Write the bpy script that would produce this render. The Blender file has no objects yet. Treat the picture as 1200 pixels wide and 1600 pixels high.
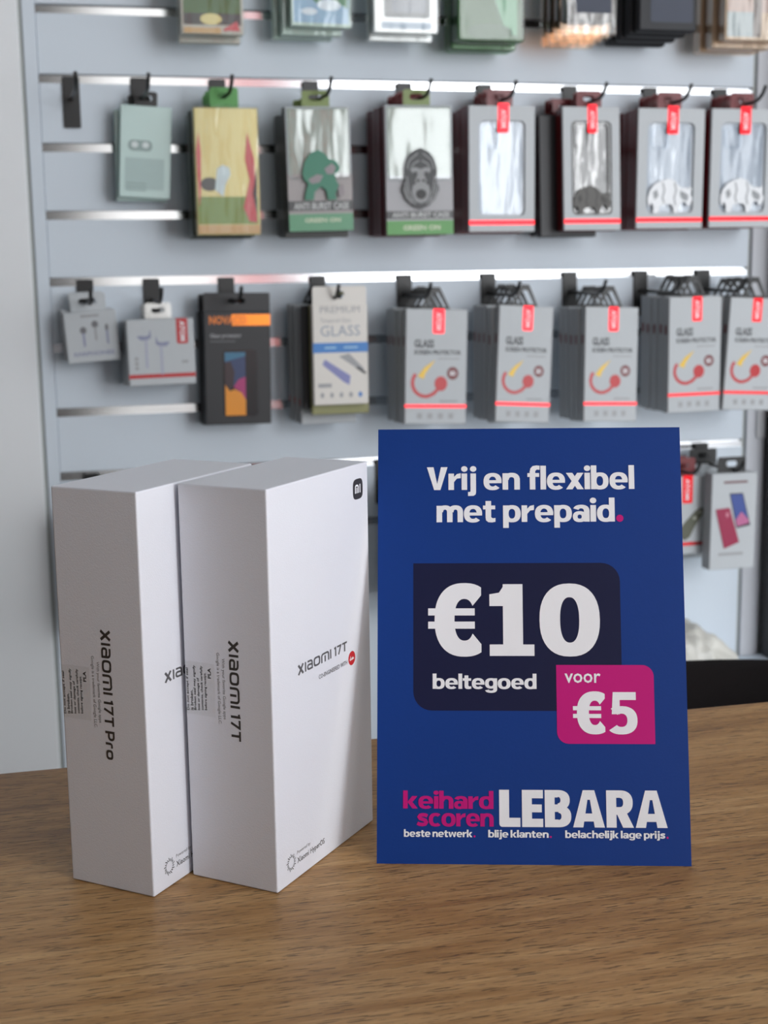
import bpy, bmesh, math, random
from mathutils import Matrix, Vector
random.seed(7)
sc = bpy.context.scene
COL = sc.collection
TZ = 0.75                                   # table top height; measured heights below are relative to it

# ------------------------------------------------------------------ camera
F_PX, PITCH, ROLL, CAM_H = 2188.3, 0.17520, -0.01421, 0.28021
fw = Vector((0, math.cos(PITCH), -math.sin(PITCH)))
r0 = Vector((1, 0, 0)); u0 = r0.cross(fw)
cr, sr = math.cos(ROLL), math.sin(ROLL)
rt = r0 * cr + u0 * sr
up = u0 * cr - r0 * sr
cam_d = bpy.data.cameras.new('camera')
cam = bpy.data.objects.new('camera', cam_d); COL.objects.link(cam)
cam.matrix_world = Matrix(((rt.x, up.x, -fw.x, 0), (rt.y, up.y, -fw.y, 0), (rt.z, up.z, -fw.z, TZ + CAM_H), (0, 0, 0, 1)))
cam_d.sensor_fit = 'VERTICAL'; cam_d.sensor_height = 24.0
cam_d.lens = F_PX / 1600 * 24.0
cam_d.clip_start = 0.02
cam_d.dof.use_dof = True
cam_d.dof.focus_distance = 0.66
cam_d.dof.aperture_fstop = 12.0
sc.camera = cam

# ------------------------------------------------------------------ frame of the slat wall: u along it, v above the table, n out of it
WYAW = 0.25705
WO = Vector((-0.50471, 2.16631, TZ))
WD = Vector((math.cos(WYAW), math.sin(WYAW), 0)); WN = Vector((math.sin(WYAW), -math.cos(WYAW), 0)); ZZ = Vector((0, 0, 1))
def W(u, v, n): return WO + WD * u + WN * n + ZZ * v

# ------------------------------------------------------------------ world, daylight through the shop front, exposure
world = bpy.data.worlds.new('sky'); sc.world = world; world.use_nodes = True
bg = world.node_tree.nodes['Background']
bg.inputs[0].default_value = (0.80, 0.90, 1.0, 1); bg.inputs[1].default_value = 0.6
sc.view_settings.view_transform = 'Standard'; sc.view_settings.look = 'None'
sc.view_settings.gamma = 1.0; sc.view_settings.use_curve_mapping = False
sc.view_settings.exposure = -0.42
GLASS_N = 4.40                              # the shop front runs parallel to the slat wall, behind the camera
PANES = [(0.34, 1.16, 9.0, (1.0, 0.97, 0.92)), (1.45, 2.62, 50.0, (0.96, 0.98, 1.0)), (2.76, 3.70, 20.0, (0.96, 0.98, 1.0))]
SILL, HEAD = 0.12, 2.62
for a, b, rad, colr in PANES:
    ld = bpy.data.lights.new('daylight', 'AREA'); ld.shape = 'RECTANGLE'
    ld.size = b - a; ld.size_y = HEAD - SILL
    ld.energy = rad * math.pi * ld.size * ld.size_y / 4; ld.color = colr
    lo = bpy.data.objects.new('daylight', ld); COL.objects.link(lo)
    c = W((a + b) / 2, (SILL + HEAD) / 2 - TZ, GLASS_N + 0.12)
    lo.matrix_world = Matrix(((WD.x, 0, WN.x, c.x), (WD.y, 0, WN.y, c.y), (0, 1, 0, c.z), (0, 0, 0, 1)))

# daylight through the glass door in the right side wall
DOOR_A, DOOR_B, DOOR_Z0, DOOR_Z1 = 0.9, 2.3, 0.05, 2.45
ld = bpy.data.lights.new('daylight', 'AREA'); ld.shape = 'RECTANGLE'; ld.size = DOOR_B - DOOR_A; ld.size_y = DOOR_Z1 - DOOR_Z0
ld.energy = 7.0 * math.pi * ld.size * ld.size_y / 4; ld.color = (1.0, 0.97, 0.92)
lo = bpy.data.objects.new('daylight', ld); COL.objects.link(lo)
c = W(4.02, (DOOR_Z0 + DOOR_Z1) / 2 - TZ, (DOOR_A + DOOR_B) / 2)
lo.matrix_world = Matrix(((WN.x * -1, 0, WD.x, c.x), (WN.y * -1, 0, WD.y, c.y), (0, 1, 0, c.z), (0, 0, 0, 1)))

# ------------------------------------------------------------------ materials
MATS = {}
def lin(c): return tuple(((v / 255 + .055) / 1.055) ** 2.4 if v > 10 else v / 255 / 12.92 for v in c)
def mat(name, rgb, rough=0.5, metal=0.0, bump=0.0, bscale=400.0, var=0.0, spec=0.5, coat=0.0, srgb=True):
    if name in MATS: return MATS[name]
    m = bpy.data.materials.new(name); m.use_nodes = True; MATS[name] = m
    nt = m.node_tree; b = nt.nodes['Principled BSDF']
    c = lin(rgb) if srgb else rgb
    b.inputs['Base Color'].default_value = (*c, 1); b.inputs['Roughness'].default_value = rough
    b.inputs['Metallic'].default_value = metal; b.inputs['Specular IOR Level'].default_value = spec
    b.inputs['Coat Weight'].default_value = coat; b.inputs['Coat Roughness'].default_value = 0.12
    if bump or var:
        tc = nt.nodes.new('ShaderNodeTexCoord'); nz = nt.nodes.new('ShaderNodeTexNoise')
        nz.inputs['Scale'].default_value = bscale; nz.inputs['Detail'].default_value = 3
        nt.links.new(tc.outputs['Object'], nz.inputs['Vector'])
        if bump:
            bp = nt.nodes.new('ShaderNodeBump'); bp.inputs['Strength'].default_value = bump; bp.inputs['Distance'].default_value = 0.001
            nt.links.new(nz.outputs['Fac'], bp.inputs['Height']); nt.links.new(bp.outputs['Normal'], b.inputs['Normal'])
        if var:
            mx = nt.nodes.new('ShaderNodeMix'); mx.data_type = 'RGBA'
            mx.inputs[6].default_value = (*[v * (1 - var) for v in c], 1); mx.inputs[7].default_value = (*[min(1, v * (1 + var)) for v in c], 1)
            nt.links.new(nz.outputs['Fac'], mx.inputs[0]); nt.links.new(mx.outputs[2], b.inputs['Base Color'])
    return m
def film(name, rgb=(255, 255, 255), clear=0.75, rough=0.08, bump=0.6, bscale=35.0):
    if name in MATS: return MATS[name]
    m = bpy.data.materials.new(name); m.use_nodes = True; MATS[name] = m
    nt = m.node_tree; nt.nodes.remove(nt.nodes['Principled BSDF'])
    out = nt.nodes['Material Output']
    tr = nt.nodes.new('ShaderNodeBsdfTransparent'); tr.inputs[0].default_value = (*lin(rgb), 1)
    gl = nt.nodes.new('ShaderNodeBsdfGlossy'); gl.inputs['Roughness'].default_value = rough; gl.inputs[0].default_value = (1, 1, 1, 1)
    lw = nt.nodes.new('ShaderNodeLayerWeight'); lw.inputs[0].default_value = 1 - clear
    tc = nt.nodes.new('ShaderNodeTexCoord'); nz = nt.nodes.new('ShaderNodeTexNoise'); nz.inputs['Scale'].default_value = bscale
    mp = nt.nodes.new('ShaderNodeMapping'); mp.inputs['Scale'].default_value = (1.6, 1, 0.5)
    bp = nt.nodes.new('ShaderNodeBump'); bp.inputs['Strength'].default_value = bump; bp.inputs['Distance'].default_value = 0.006
    nt.links.new(tc.outputs['Object'], mp.inputs[0]); nt.links.new(mp.outputs[0], nz.inputs['Vector']); nt.links.new(nz.outputs['Fac'], bp.inputs['Height'])
    nt.links.new(bp.outputs[0], gl.inputs['Normal'])
    mr = nt.nodes.new('ShaderNodeMapRange'); mr.inputs[3].default_value = (1 - clear) * 0.6; mr.inputs[4].default_value = 0.9
    nt.links.new(lw.outputs['Facing'], mr.inputs[0])
    mx = nt.nodes.new('ShaderNodeMixShader')
    nt.links.new(mr.outputs[0], mx.inputs[0]); nt.links.new(tr.outputs[0], mx.inputs[1]); nt.links.new(gl.outputs[0], mx.inputs[2])
    nt.links.new(mx.outputs[0], out.inputs[0])
    return m
def wood():
    m = bpy.data.materials.new('oiled_wood'); m.use_nodes = True
    nt = m.node_tree; b = nt.nodes['Principled BSDF']; N = nt.nodes.new; L = nt.links.new
    b.inputs['Specular IOR Level'].default_value = .32
    tc = N('ShaderNodeTexCoord')
    def noise(sx, sy, detail, rough=.6, dist=0):
        mp = N('ShaderNodeMapping'); mp.inputs['Scale'].default_value = (sx, sy, sy); L(tc.outputs['Object'], mp.inputs[0])
        nz = N('ShaderNodeTexNoise'); nz.inputs['Scale'].default_value = 1; nz.inputs['Detail'].default_value = detail
        nz.inputs['Roughness'].default_value = rough; nz.inputs['Distortion'].default_value = dist
        L(mp.outputs[0], nz.inputs['Vector']); return nz
    big = noise(2.2, 15, 4, .55, .6); mid = noise(9, 110, 5, .65, .4); fine = noise(60, 700, 3, .6); pore = noise(110, 1250, 2, .5)
    cr1 = N('ShaderNodeValToRGB'); e = cr1.color_ramp.elements
    e[0].position = .34; e[0].color = (*lin((134, 94, 55)), 1); e[1].position = .68; e[1].color = (*lin((202, 162, 112)), 1)
    k = e.new(.50); k.color = (*lin((170, 128, 80)), 1)
    ad = N('ShaderNodeMath'); ad.operation = 'MULTIPLY_ADD'; ad.inputs[1].default_value = .55; L(mid.outputs['Fac'], ad.inputs[0])
    a2 = N('ShaderNodeMath'); a2.operation = 'MULTIPLY'; a2.inputs[1].default_value = .45; L(big.outputs['Fac'], a2.inputs[0]); L(a2.outputs[0], ad.inputs[2])
    L(ad.outputs[0], cr1.inputs[0])
    fr = N('ShaderNodeMapRange'); fr.inputs[1].default_value = .35; fr.inputs[2].default_value = .65; fr.inputs[3].default_value = .84; fr.inputs[4].default_value = 1.09
    L(fine.outputs['Fac'], fr.inputs[0])
    pr = N('ShaderNodeMapRange'); pr.inputs[1].default_value = .36; pr.inputs[2].default_value = .43; pr.inputs[3].default_value = .45; pr.inputs[4].default_value = 1.0
    L(pore.outputs['Fac'], pr.inputs[0])
    mu = N('ShaderNodeMath'); mu.operation = 'MULTIPLY'; L(fr.outputs[0], mu.inputs[0]); L(pr.outputs[0], mu.inputs[1])
    vm = N('ShaderNodeVectorMath'); vm.operation = 'SCALE'; L(cr1.outputs[0], vm.inputs[0]); L(mu.outputs[0], vm.inputs['Scale'])
    L(vm.outputs[0], b.inputs['Base Color'])
    rr = N('ShaderNodeMapRange'); rr.inputs[3].default_value = .36; rr.inputs[4].default_value = .5; L(mid.outputs['Fac'], rr.inputs[0]); L(rr.outputs[0], b.inputs['Roughness'])
    bp = N('ShaderNodeBump'); bp.inputs['Strength'].default_value = .25; bp.inputs['Distance'].default_value = .0006
    L(mu.outputs[0], bp.inputs['Height']); L(bp.outputs[0], b.inputs['Normal'])
    return m

# ------------------------------------------------------------------ mesh helpers
def rrect(x0, z0, x1, z1, r, n=5):
    """rounded rectangle outline, ccw; r is one radius or four (bl, br, tr, tl)"""
    if not isinstance(r, (tuple, list)): r = (r,) * 4
    pts = []
    for (cx, cz, rad, a) in ((x0 + r[0], z0 + r[0], r[0], 180), (x1 - r[1], z0 + r[1], r[1], 270), (x1 - r[2], z1 - r[2], r[2], 0), (x0 + r[3], z1 - r[3], r[3], 90)):
        for i in range(n):
            t = math.radians(a + 90 * i / (n - 1)); pts.append((cx + rad * math.cos(t), cz + rad * math.sin(t)))
    return pts
def ell(cx, cz, rx, rz, n=20): return [(cx + rx * math.cos(2 * math.pi * i / n), cz + rz * math.sin(2 * math.pi * i / n)) for i in range(n)]
class MB:
    def __init__(s): s.v = []; s.f = []
    def add(s, vs, fs):
        k = len(s.v); s.v += [tuple(p) for p in vs]; s.f += [tuple(k + i for i in f) for f in fs]; return s
    def box(s, x0, y0, z0, x1, y1, z1):
        return s.add([(x0, y0, z0), (x1, y0, z0), (x1, y1, z0), (x0, y1, z0), (x0, y0, z1), (x1, y0, z1), (x1, y1, z1), (x0, y1, z1)],
                     [(0, 3, 2, 1), (4, 5, 6, 7), (0, 1, 5, 4), (1, 2, 6, 5), (2, 3, 7, 6), (3, 0, 4, 7)])
    def prism(s, pts, y0, y1):
        """outline in x, z swept from y0 (front) to y1"""
        n = len(pts)
        s.add([(x, y0, z) for x, z in pts] + [(x, y1, z) for x, z in pts],
              [tuple(range(n)), tuple(range(2 * n - 1, n - 1, -1))] + [(i, i + n, (i + 1) % n + n, (i + 1) % n) for i in range(n)]); return s
    def frame(s, po, pi, y0, y1):
        n = len(po); V = [(x, y0, z) for x, z in po] + [(x, y0, z) for x, z in pi] + [(x, y1, z) for x, z in po] + [(x, y1, z) for x, z in pi]
        Fc = []
        for i in range(n):
            j = (i + 1) % n
            Fc += [(i, j, j + n, i + n), (i + 2 * n, i + 3 * n, j + 3 * n, j + 2 * n), (i, i + 2 * n, j + 2 * n, j), (i + n, j + n, j + 3 * n, i + 3 * n)]
        return s.add(V, Fc)
    def tube(s, path, rad, n=8):
        rings = []
        for i, p in enumerate(path):
            p = Vector(p); d = (Vector(path[min(i + 1, len(path) - 1)]) - Vector(path[max(i - 1, 0)])).normalized()
            a = d.orthogonal().normalized() if i == 0 else (pa - d * pa.dot(d)).normalized()
            pa = a; b = d.cross(a)
            rr = rad[i] if isinstance(rad, (list, tuple)) else rad
            rings.append([p + (a * math.cos(2 * math.pi * k / n) + b * math.sin(2 * math.pi * k / n)) * rr for k in range(n)])
        V = [q for r in rings for q in r]; Fc = []
        for i in range(len(path) - 1):
            for k in range(n): Fc.append((i * n + k, i * n + (k + 1) % n, (i + 1) * n + (k + 1) % n, (i + 1) * n + k))
        Fc += [tuple(range(n - 1, -1, -1)), tuple(len(V) - n + k for k in range(n))]
        return s.add(V, Fc)
    def flat(s, polys, fn):
        for i, pts in enumerate(polys):
            if hasattr(fn, 'off'): s.add([fn.off(x, z, (i % 31) * 2.5e-6) for x, z in pts], [tuple(range(len(pts)))])
            else: s.add([fn(x, z) for x, z in pts], [tuple(range(len(pts)))])
        return s
    def mesh(s, name, bevel=0, seg=2):
        me = bpy.data.meshes.new(name); me.from_pydata(s.v, [], s.f)
        bm = bmesh.new(); bm.from_mesh(me)
        if bevel: bmesh.ops.bevel(bm, geom=[e for e in bm.edges if len(e.link_faces) == 2 and e.calc_face_angle(0) > .5], offset=bevel, segments=seg, profile=.5, affect='EDGES')
        bmesh.ops.recalc_face_normals(bm, faces=bm.faces) if len(s.f) and any(len(e.link_faces) == 2 for e in bm.edges) and not getattr(s, 'keep', False) else None
        bm.to_mesh(me); bm.free(); return me
    def build(s, name, m, parent=None, bevel=0, seg=2, smooth=False):
        me = s.mesh(name, bevel, seg); me.materials.append(m)
        if smooth:
            for p in me.polygons: p.use_smooth = True
        return link(name, me, parent)
def link(name, data, parent=None):
    o = bpy.data.objects.new(name, data); COL.objects.link(o)
    if parent is not None: o.parent = parent
    return o
def tag(o, label=None, cat=None, group=None, kind=None):
    if label: o['label'] = label
    if cat: o['category'] = cat
    if group: o['group'] = group
    if kind: o['kind'] = kind
    return o
def thing(name, label, cat, loc, rotz=0.0, group=None, roll=0.0, tilt=0.0):
    o = bpy.data.objects.new(name, None); COL.objects.link(o); o.empty_display_size = .02
    o.matrix_world = Matrix.Translation(loc) @ Matrix.Rotation(rotz, 4, 'Z') @ Matrix.Rotation(roll, 4, 'Y') @ Matrix.Rotation(tilt, 4, 'X')
    return tag(o, label, cat, group)
def copy_tree(o, parent=None):
    c = o.copy(); COL.objects.link(c); c.parent = parent
    for ch in [x for x in o.children]: copy_tree(ch, c)
    return c

# ------------------------------------------------------------------ lettering: heavy print face and rounded wordmark face built from outlines, thin print from the built-in font
def R_(x0, y0, x1, y1): return [[(x0, y0), (x1, y0), (x1, y1), (x0, y1)]]
def arc_(cx, cy, rx, ry, ix, iy, a0=0, a1=360, e=2.35, n=26):
    def pt(t, a, b):
        c, s = math.cos(t), math.sin(t)
        return (cx + a * math.copysign(abs(c) ** (2 / e), c), cy + b * math.copysign(abs(s) ** (2 / e), s))
    out = []
    for i in range(n):
        t, q = [math.radians(a0 + (a1 - a0) * k / n) for k in (i, i + 1)]
        out.append([pt(t, rx, ry), pt(q, rx, ry), pt(q, ix, iy), pt(t, ix, iy)])
    return out
def stroke_(pts, w):
    pts = [Vector(p) for p in pts]; L, Rr = [], []
    for i, p in enumerate(pts):
        d0 = (p - pts[i - 1]).normalized() if i else (pts[1] - p).normalized()
        d1 = (pts[i + 1] - p).normalized() if i < len(pts) - 1 else d0
        n0 = Vector((-d0.y, d0.x)); n1 = Vector((-d1.y, d1.x)); m = (n0 + n1).normalized(); k = w / 2 / max(.35, m.dot(n0))
        L.append(p + m * k); Rr.append(p - m * k)
    return [[tuple(L[i]), tuple(L[i + 1]), tuple(Rr[i + 1]), tuple(Rr[i])] for i in range(len(pts) - 1)]
S = 158
HV = {
 'o': (arc_(265, 250, 265, 264, 103, 148), 530), 'e': (arc_(258, 250, 258, 264, 103, 150, 0, 316) + R_(90, 200, 512, 292), 516),
 'c': (arc_(258, 250, 258, 264, 103, 148, 48, 312), 455), 'd': (arc_(248, 250, 248, 262, 92, 146) + R_(340, 0, 498, 725), 498),
 'b': (arc_(250, 250, 248, 262, 92, 146) + R_(0, 0, S, 725), 498), 'p': (arc_(250, 250, 248, 262, 92, 146) + R_(0, -180, S, 502), 498),
 'g': (arc_(248, 262, 248, 250, 92, 136) + R_(340, -20, 498, 502) + arc_(249, -10, 249, 178, 92, 66, 195, 360), 498),
 'a': (R_(312, 0, 470, 330) + arc_(236, 318, 234, 194, 76, 84, 0, 158) + arc_(192, 152, 192, 166, 58, 62), 470),
 'n': (R_(0, 0, S, 502) + arc_(256, 290, 236, 224, 78, 92, 0, 178) + R_(334, 0, 492, 295), 492),
 'h': (R_(0, 0, S, 725) + arc_(256, 290, 236, 224, 78, 92, 0, 178) + R_(334, 0, 492, 295), 492),
 'm': (R_(0, 0, S, 502) + arc_(240, 296, 212, 218, 56, 88, 0, 178) + R_(296, 0, 452, 300) + arc_(536, 296, 212, 218, 56, 88, 0, 178) + R_(592, 0, 748, 300), 748),
 'r': (R_(0, 0, S, 502) + [[(110, 300), (S, 240), (240, 345), (350, 362), (350, 512), (240, 486), (160, 400)]], 350),
 'i': (R_(0, 0, S, 502) + [ell(79, 640, 92, 88)], 158), 'l': (R_(0, 0, S, 725), 158),
 'j': (R_(70, -70, 228, 502) + [[(228, -70), (216, -140), (160, -182), (0, -186), (0, -66), (55, -62), (70, -40)]] + [ell(149, 640, 92, 88)], 228),
 'k': (R_(0, 0, S, 725) + [[(150, 262), (312, 502), (496, 502), (322, 258)], [(150, 262), (322, 258), (505, 0), (316, 0)]], 505),
 's': (stroke_([(398, 392), (320, 432), (225, 440), (132, 418), (92, 358), (130, 296), (225, 262), (318, 226), (356, 152), (315, 84), (215, 60), (110, 72), (20, 112)], 138), 430),
 't': (R_(72, 120, 230, 640) + R_(0, 385, 345, 502) + [[(72, 150), (84, 52), (148, -4), (255, -12), (350, 8), (350, 124), (268, 116), (230, 150)]], 350),
 'f': (R_(66, 0, 224, 560) + R_(0, 385, 335, 502) + [[(66, 520), (84, 640), (150, 716), (256, 736), (350, 724), (350, 602), (268, 608), (224, 565), (224, 520)]], 345),
 'v': ([[(0, 502), (168, 502), (246, 0), (166, 0)], [(328, 502), (496, 502), (330, 0), (248, 0)], [(166, 0), (330, 0), (290, 160), (205, 160)]], 496),
 'w': ([[(0, 502), (162, 502), (250, 0), (118, 0)], [(300, 502), (420, 502), (250, 0), (190, 0)], [(310, 502), (430, 502), (550, 0), (480, 0)], [(570, 502), (730, 502), (612, 0), (480, 0)]], 730),
 'x': ([[(0, 0), (182, 0), (498, 502), (316, 502)], [(316, 0), (498, 0), (182, 502), (0, 502)]], 498),
 'V': ([[(0, 700), (190, 700), (330, 0), (205, 0)], [(400, 700), (590, 700), (385, 0), (255, 0)]], 590), '.': ([ell(85, 88, 88, 88)], 172),
 'L': ([rrect(0, 0, 198, 700, (60, 0, 0, 0))] + R_(50, 0, 420, 172), 420), 'E': (R_(0, 0, 198, 700) + R_(190, 0, 420, 158) + R_(190, 542, 420, 700) + R_(190, 278, 395, 426), 420),
 'B': (R_(0, 0, 198, 700) + R_(190, 0, 270, 145) + R_(190, 560, 260, 700) + R_(190, 288, 275, 428) + arc_(258, 510, 240, 190, 55, 60, -90, 90) + arc_(270, 204, 255, 204, 60, 66, -90, 90), 525),
 'A': ([[(0, 0), (202, 0), (322, 700), (200, 700)], [(428, 0), (630, 0), (430, 700), (308, 700)]] + R_(150, 112, 480, 262) + R_(240, 520, 390, 698), 630),
 'R': (R_(0, 0, 198, 700) + R_(190, 560, 280, 700) + R_(190, 242, 280, 386) + arc_(272, 471, 252, 229, 62, 85, -90, 90) + [[(200, 270), (395, 290), (540, 0), (325, 0)]], 540),
 '0': (arc_(290, 350, 290, 362, 92, 225, n=40), 580), '1': (R_(132, 0, 326, 706) + R_(0, 0, 436, 112) + [[(0, 490), (0, 606), (95, 622), (150, 706), (326, 706), (326, 540), (132, 490)]], 436),
 '5': (R_(70, 572, 478, 706) + [[(70, 706), (190, 706), (190, 330), (45, 330)]] + arc_(215, 228, 285, 240, 105, 112, -138, 128), 500),
 '\u20ac': ([[(min(q[0], 512), q[1]) for q in pp] for pp in arc_(350, 350, 288, 362, 96, 205, 38, 322, n=40)] + R_(0, 392, 450, 462) + R_(0, 262, 450, 332), 512),
}
def rl(pts, r=80, n=5):
    """polyline with rounded inner corners"""
    pts = [Vector(p) for p in pts]; out = [pts[0]]
    for i in range(1, len(pts) - 1):
        a, b, c = pts[i - 1], pts[i], pts[i + 1]; d0 = (a - b); d1 = (c - b); k0 = min(r, d0.length * .5); k1 = min(r, d1.length * .5)
        p0 = b + d0.normalized() * k0; p1 = b + d1.normalized() * k1
        for k in range(n + 1):
            t = k / n; out.append(p0 * (1 - t) ** 2 + b * 2 * t * (1 - t) + p1 * t ** 2)
    out.append(pts[-1]); return out
T_ = 96
def loop_(x0, y0, x1, y1, r): return arc_((x0 + x1) / 2, (y0 + y1) / 2, (x1 - x0) / 2, (y1 - y0) / 2, (x1 - x0) / 2 - T_, (y1 - y0) / 2 - T_, e=r, n=32)
WM = {
 'X': (stroke_([(55, 0), (405, 500)], 118) + stroke_([(55, 500), (405, 0)], 118), 460), 'I': (R_(0, 0, T_, 500), T_),
 'a': (stroke_(rl([(40, 452), (382, 452), (382, 0)], 150), T_) + stroke_(rl([(382, 250), (48, 285), (48, 48), (382, 48)], 110), T_), 430),
 'o': (loop_(0, 0, 500, 500, 3.4), 500),
 'm': (stroke_(rl([(48, 0), (48, 452), (592, 452), (592, 0)], 150), T_) + R_(272, 0, 368, 330), 640),
 '1': (stroke_([(20, 420), (130, 455), (130, 0)], T_), 180), '7': (stroke_([(0, 452), (300, 452), (120, 0)], T_), 355), 'T': (R_(0, 404, 380, 500) + R_(142, 0, 238, 450), 380),
 'P': (R_(0, 0, T_, 500) + stroke_(rl([(48, 452), (340, 452), (340, 190), (48, 190)], 130), T_), 388), 'r': (stroke_(rl([(48, 0), (48, 322), (230, 322)], 110), T_), 230),
 'O': (loop_(0, 0, 400, 370, 3.0), 400),
}
def glyph_text(s, face, gap, space=200):
    x = 0; out = []
    for ch in s:
        if ch == ' ': x += space; continue
        polys, w = face[ch]
        out += [[(p[0] + x, p[1]) for p in poly] for poly in polys]; x += w + gap
    return out
FONTC = {}
def font_text(s, off=0.0):
    if (s, off) in FONTC: return FONTC[(s, off)]
    c = bpy.data.curves.new('t', 'FONT'); c.body = s; c.offset = off; c.resolution_u = 2
    o = bpy.data.objects.new('t', c); COL.objects.link(o)
    dg = bpy.context.evaluated_depsgraph_get(); me = bpy.data.meshes.new_from_object(o.evaluated_get(dg))
    polys = [[(me.vertices[i].co.x, me.vertices[i].co.y) for i in p.vertices] for p in me.polygons]
    bpy.data.objects.remove(o); bpy.data.curves.remove(c); bpy.data.meshes.remove(me)
    FONTC[(s, off)] = polys; return polys
def fit(polys, x0, x1, y0=None, y1=None, by0=None, by1=None):
    """scale outlines to x0..x1 and by0..by1 (font units) to y0..y1"""
    xs = [p[0] for q in polys for p in q]; ys = [p[1] for q in polys for p in q]
    ax, bx = min(xs), max(xs); ay = min(ys) if by0 is None else by0; byy = max(ys) if by1 is None else by1
    return [[(x0 + (p[0] - ax) / (bx - ax) * (x1 - x0), y0 + (p[1] - ay) / (byy - ay) * (y1 - y0)) for p in q] for q in polys]
def printed(parent, name, polys, m, fn, label=None):
    b = MB(); b.keep = True; b.flat(polys, fn)
    o = b.build(name, m, parent)
    if label: o['label'] = label
    return o

# ================================================================== THE ROOM
white_wall = mat('white_painted_wall', (226, 227, 230), .6, bump=.05, bscale=200)
slat_white = mat('white_melamine', (220, 230, 240), .5, spec=.3, bump=.03, bscale=300)
alu = mat('anodised_aluminium', (205, 206, 208), .14, metal=1.0)
grey_alu = mat('grey_lacquered_profile', (204, 207, 214), .4)
dark_gap = mat('dark_gap', (70, 72, 72), .7); grey_gap = mat('grey_gap', (176, 181, 179), .7)
black_plastic = mat('black_plastic', (24, 25, 26), .42)
black_metal = mat('black_coated_metal', (22, 23, 24), .38)

def wbox(name, m, a, b, parent=None, bevel=0):
    """box given by two corners (u, v, n) in the slat wall frame"""
    mb = MB(); (u0_, v0_, n0_), (u1_, v1_, n1_) = a, b
    mb.box(u0_, -n1_, v0_, u1_, -n0_, v1_)
    o = mb.build(name, m, None, bevel)
    o.matrix_world = Matrix.Translation(WO) @ Matrix.Rotation(WYAW, 4, 'Z')
    if parent is not None:
        o.parent = parent; o.matrix_parent_inverse = parent.matrix_world.inverted()
    return o
def struct(o): o['kind'] = 'structure'; return o
FL = -TZ; CE = 2.75 - TZ
struct(wbox('floor', mat('grey_floor_tiles', (104, 101, 97), .45, var=.1, bscale=4), (-2.7, FL - .05, -.1), (4.0, FL, 4.6)))
struct(wbox('ceiling', mat('white_ceiling', (238, 238, 237), .7), (-2.7, CE, -.1), (4.0, CE + .05, 4.6)))
struct(wbox('wall_left', mat('taupe_wall', (84, 78, 74), .7), (-2.7, FL, -.1), (-2.6, CE, 4.6)))
wr = struct(wbox('wall_right', white_wall, (3.9, FL, -.1), (4.0, CE, DOOR_A)))
wbox('wall_section', white_wall, (3.9, FL, DOOR_B), (4.0, CE, 4.6), wr)
wbox('lintel', white_wall, (3.9, DOOR_Z1 - TZ, DOOR_A), (4.0, CE, DOOR_B), wr)
wbox('threshold', grey_alu, (3.9, FL, DOOR_A), (4.0, DOOR_Z0 - TZ, DOOR_B), wr)
# wall behind the camera with the shop front openings
wf = struct(wbox('wall_front', mat('taupe_wall', (84, 78, 74), .7), (-2.6, FL, GLASS_N), (PANES[0][0], CE, GLASS_N + .1)))
edges = [(PANES[0][1], PANES[1][0]), (PANES[1][1], PANES[2][0]), (PANES[2][1], 3.9)]
for a, b in edges: wbox('mullion', grey_alu, (a, FL, GLASS_N), (b, CE, GLASS_N + .1), wf)
wbox('lintel', grey_alu, (PANES[0][0], HEAD - TZ, GLASS_N), (PANES[2][1], CE, GLASS_N + .1), wf)
wbox('sill', grey_alu, (PANES[0][0], FL, GLASS_N), (PANES[2][1], SILL - TZ, GLASS_N + .1), wf)

# slat wall: backing board, one plank per slat, one aluminium insert per groove
GZ = [0.660 - .1 * k for k in range(-8, 9)]                      # groove centres above the table
UL, UR = 0.0, 1.181
back = struct(wbox('wall_back', white_wall, (-2.6, FL, -.08), (3.9, CE, -.03)))
tops = [CE - .15] + [g - .0065 for g in GZ]; bots = [g + .0065 for g in GZ] + [-.60]
for a, b in zip(bots, tops):
    wbox('slat', slat_white, (UL, a, -.018), (UR, b, 0), back, bevel=.0012)
for g in GZ:
    mb = MB()
    mb.box(UL, .0035, g - .0065, UR, .0045, g + .0022).box(UL, .0005, g - .0075, UR, .0045, g - .0062).box(UL, .009, g + .0022, UR, .0105, g + .0075).box(UL, .0045, g + .0016, UR, .0105, g + .0026)
    o = mb.build('groove_insert', alu); o.matrix_world = Matrix.Translation(WO) @ Matrix.Rotation(WYAW, 4, 'Z'); o.parent = back; o.matrix_parent_inverse = back.matrix_world.inverted()
wbox('slat_backing', dark_gap, (UL, -.60, -.03), (UR, CE - .15, -.018), back)
wbox('base_panel', slat_white, (UL, FL, -.03), (UR, -.602, 0), back)
struct(wbox('trim_1', slat_white, (-.0195, FL, -.03), (-.0005, CE, .0015), bevel=.001))
struct(wbox('wall_panel_side', mat('white_side_panel', (240, 243, 246), .5, spec=.3, bump=.03, bscale=200), (-2.6, FL, -.03), (-.0255, CE, .004), bevel=.002))
struct(wbox('trim_2', grey_gap, (-.0255, FL, -.03), (-.0195, CE, -.003)))
# grey profile at the right end of the slats
pil = struct(wbox('trim_3', grey_alu, (1.187, FL, -.03), (1.222, CE, .003), bevel=.002))
wbox('gap_strip', grey_gap, (UR, FL, -.03), (1.187, CE, -.004), pil)
cp = MB(); cp.prism(rrect(1.204, -.034, 1.2205, .075, .006), -.008, -.003)
o = cp.build('cover_plate', mat('light_grey_plastic', (190, 192, 196), .4), None, bevel=.001)
o.matrix_world = Matrix.Translation(WO) @ Matrix.Rotation(WYAW, 4, 'Z'); o.parent = pil; o.matrix_parent_inverse = pil.matrix_world.inverted()

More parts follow.
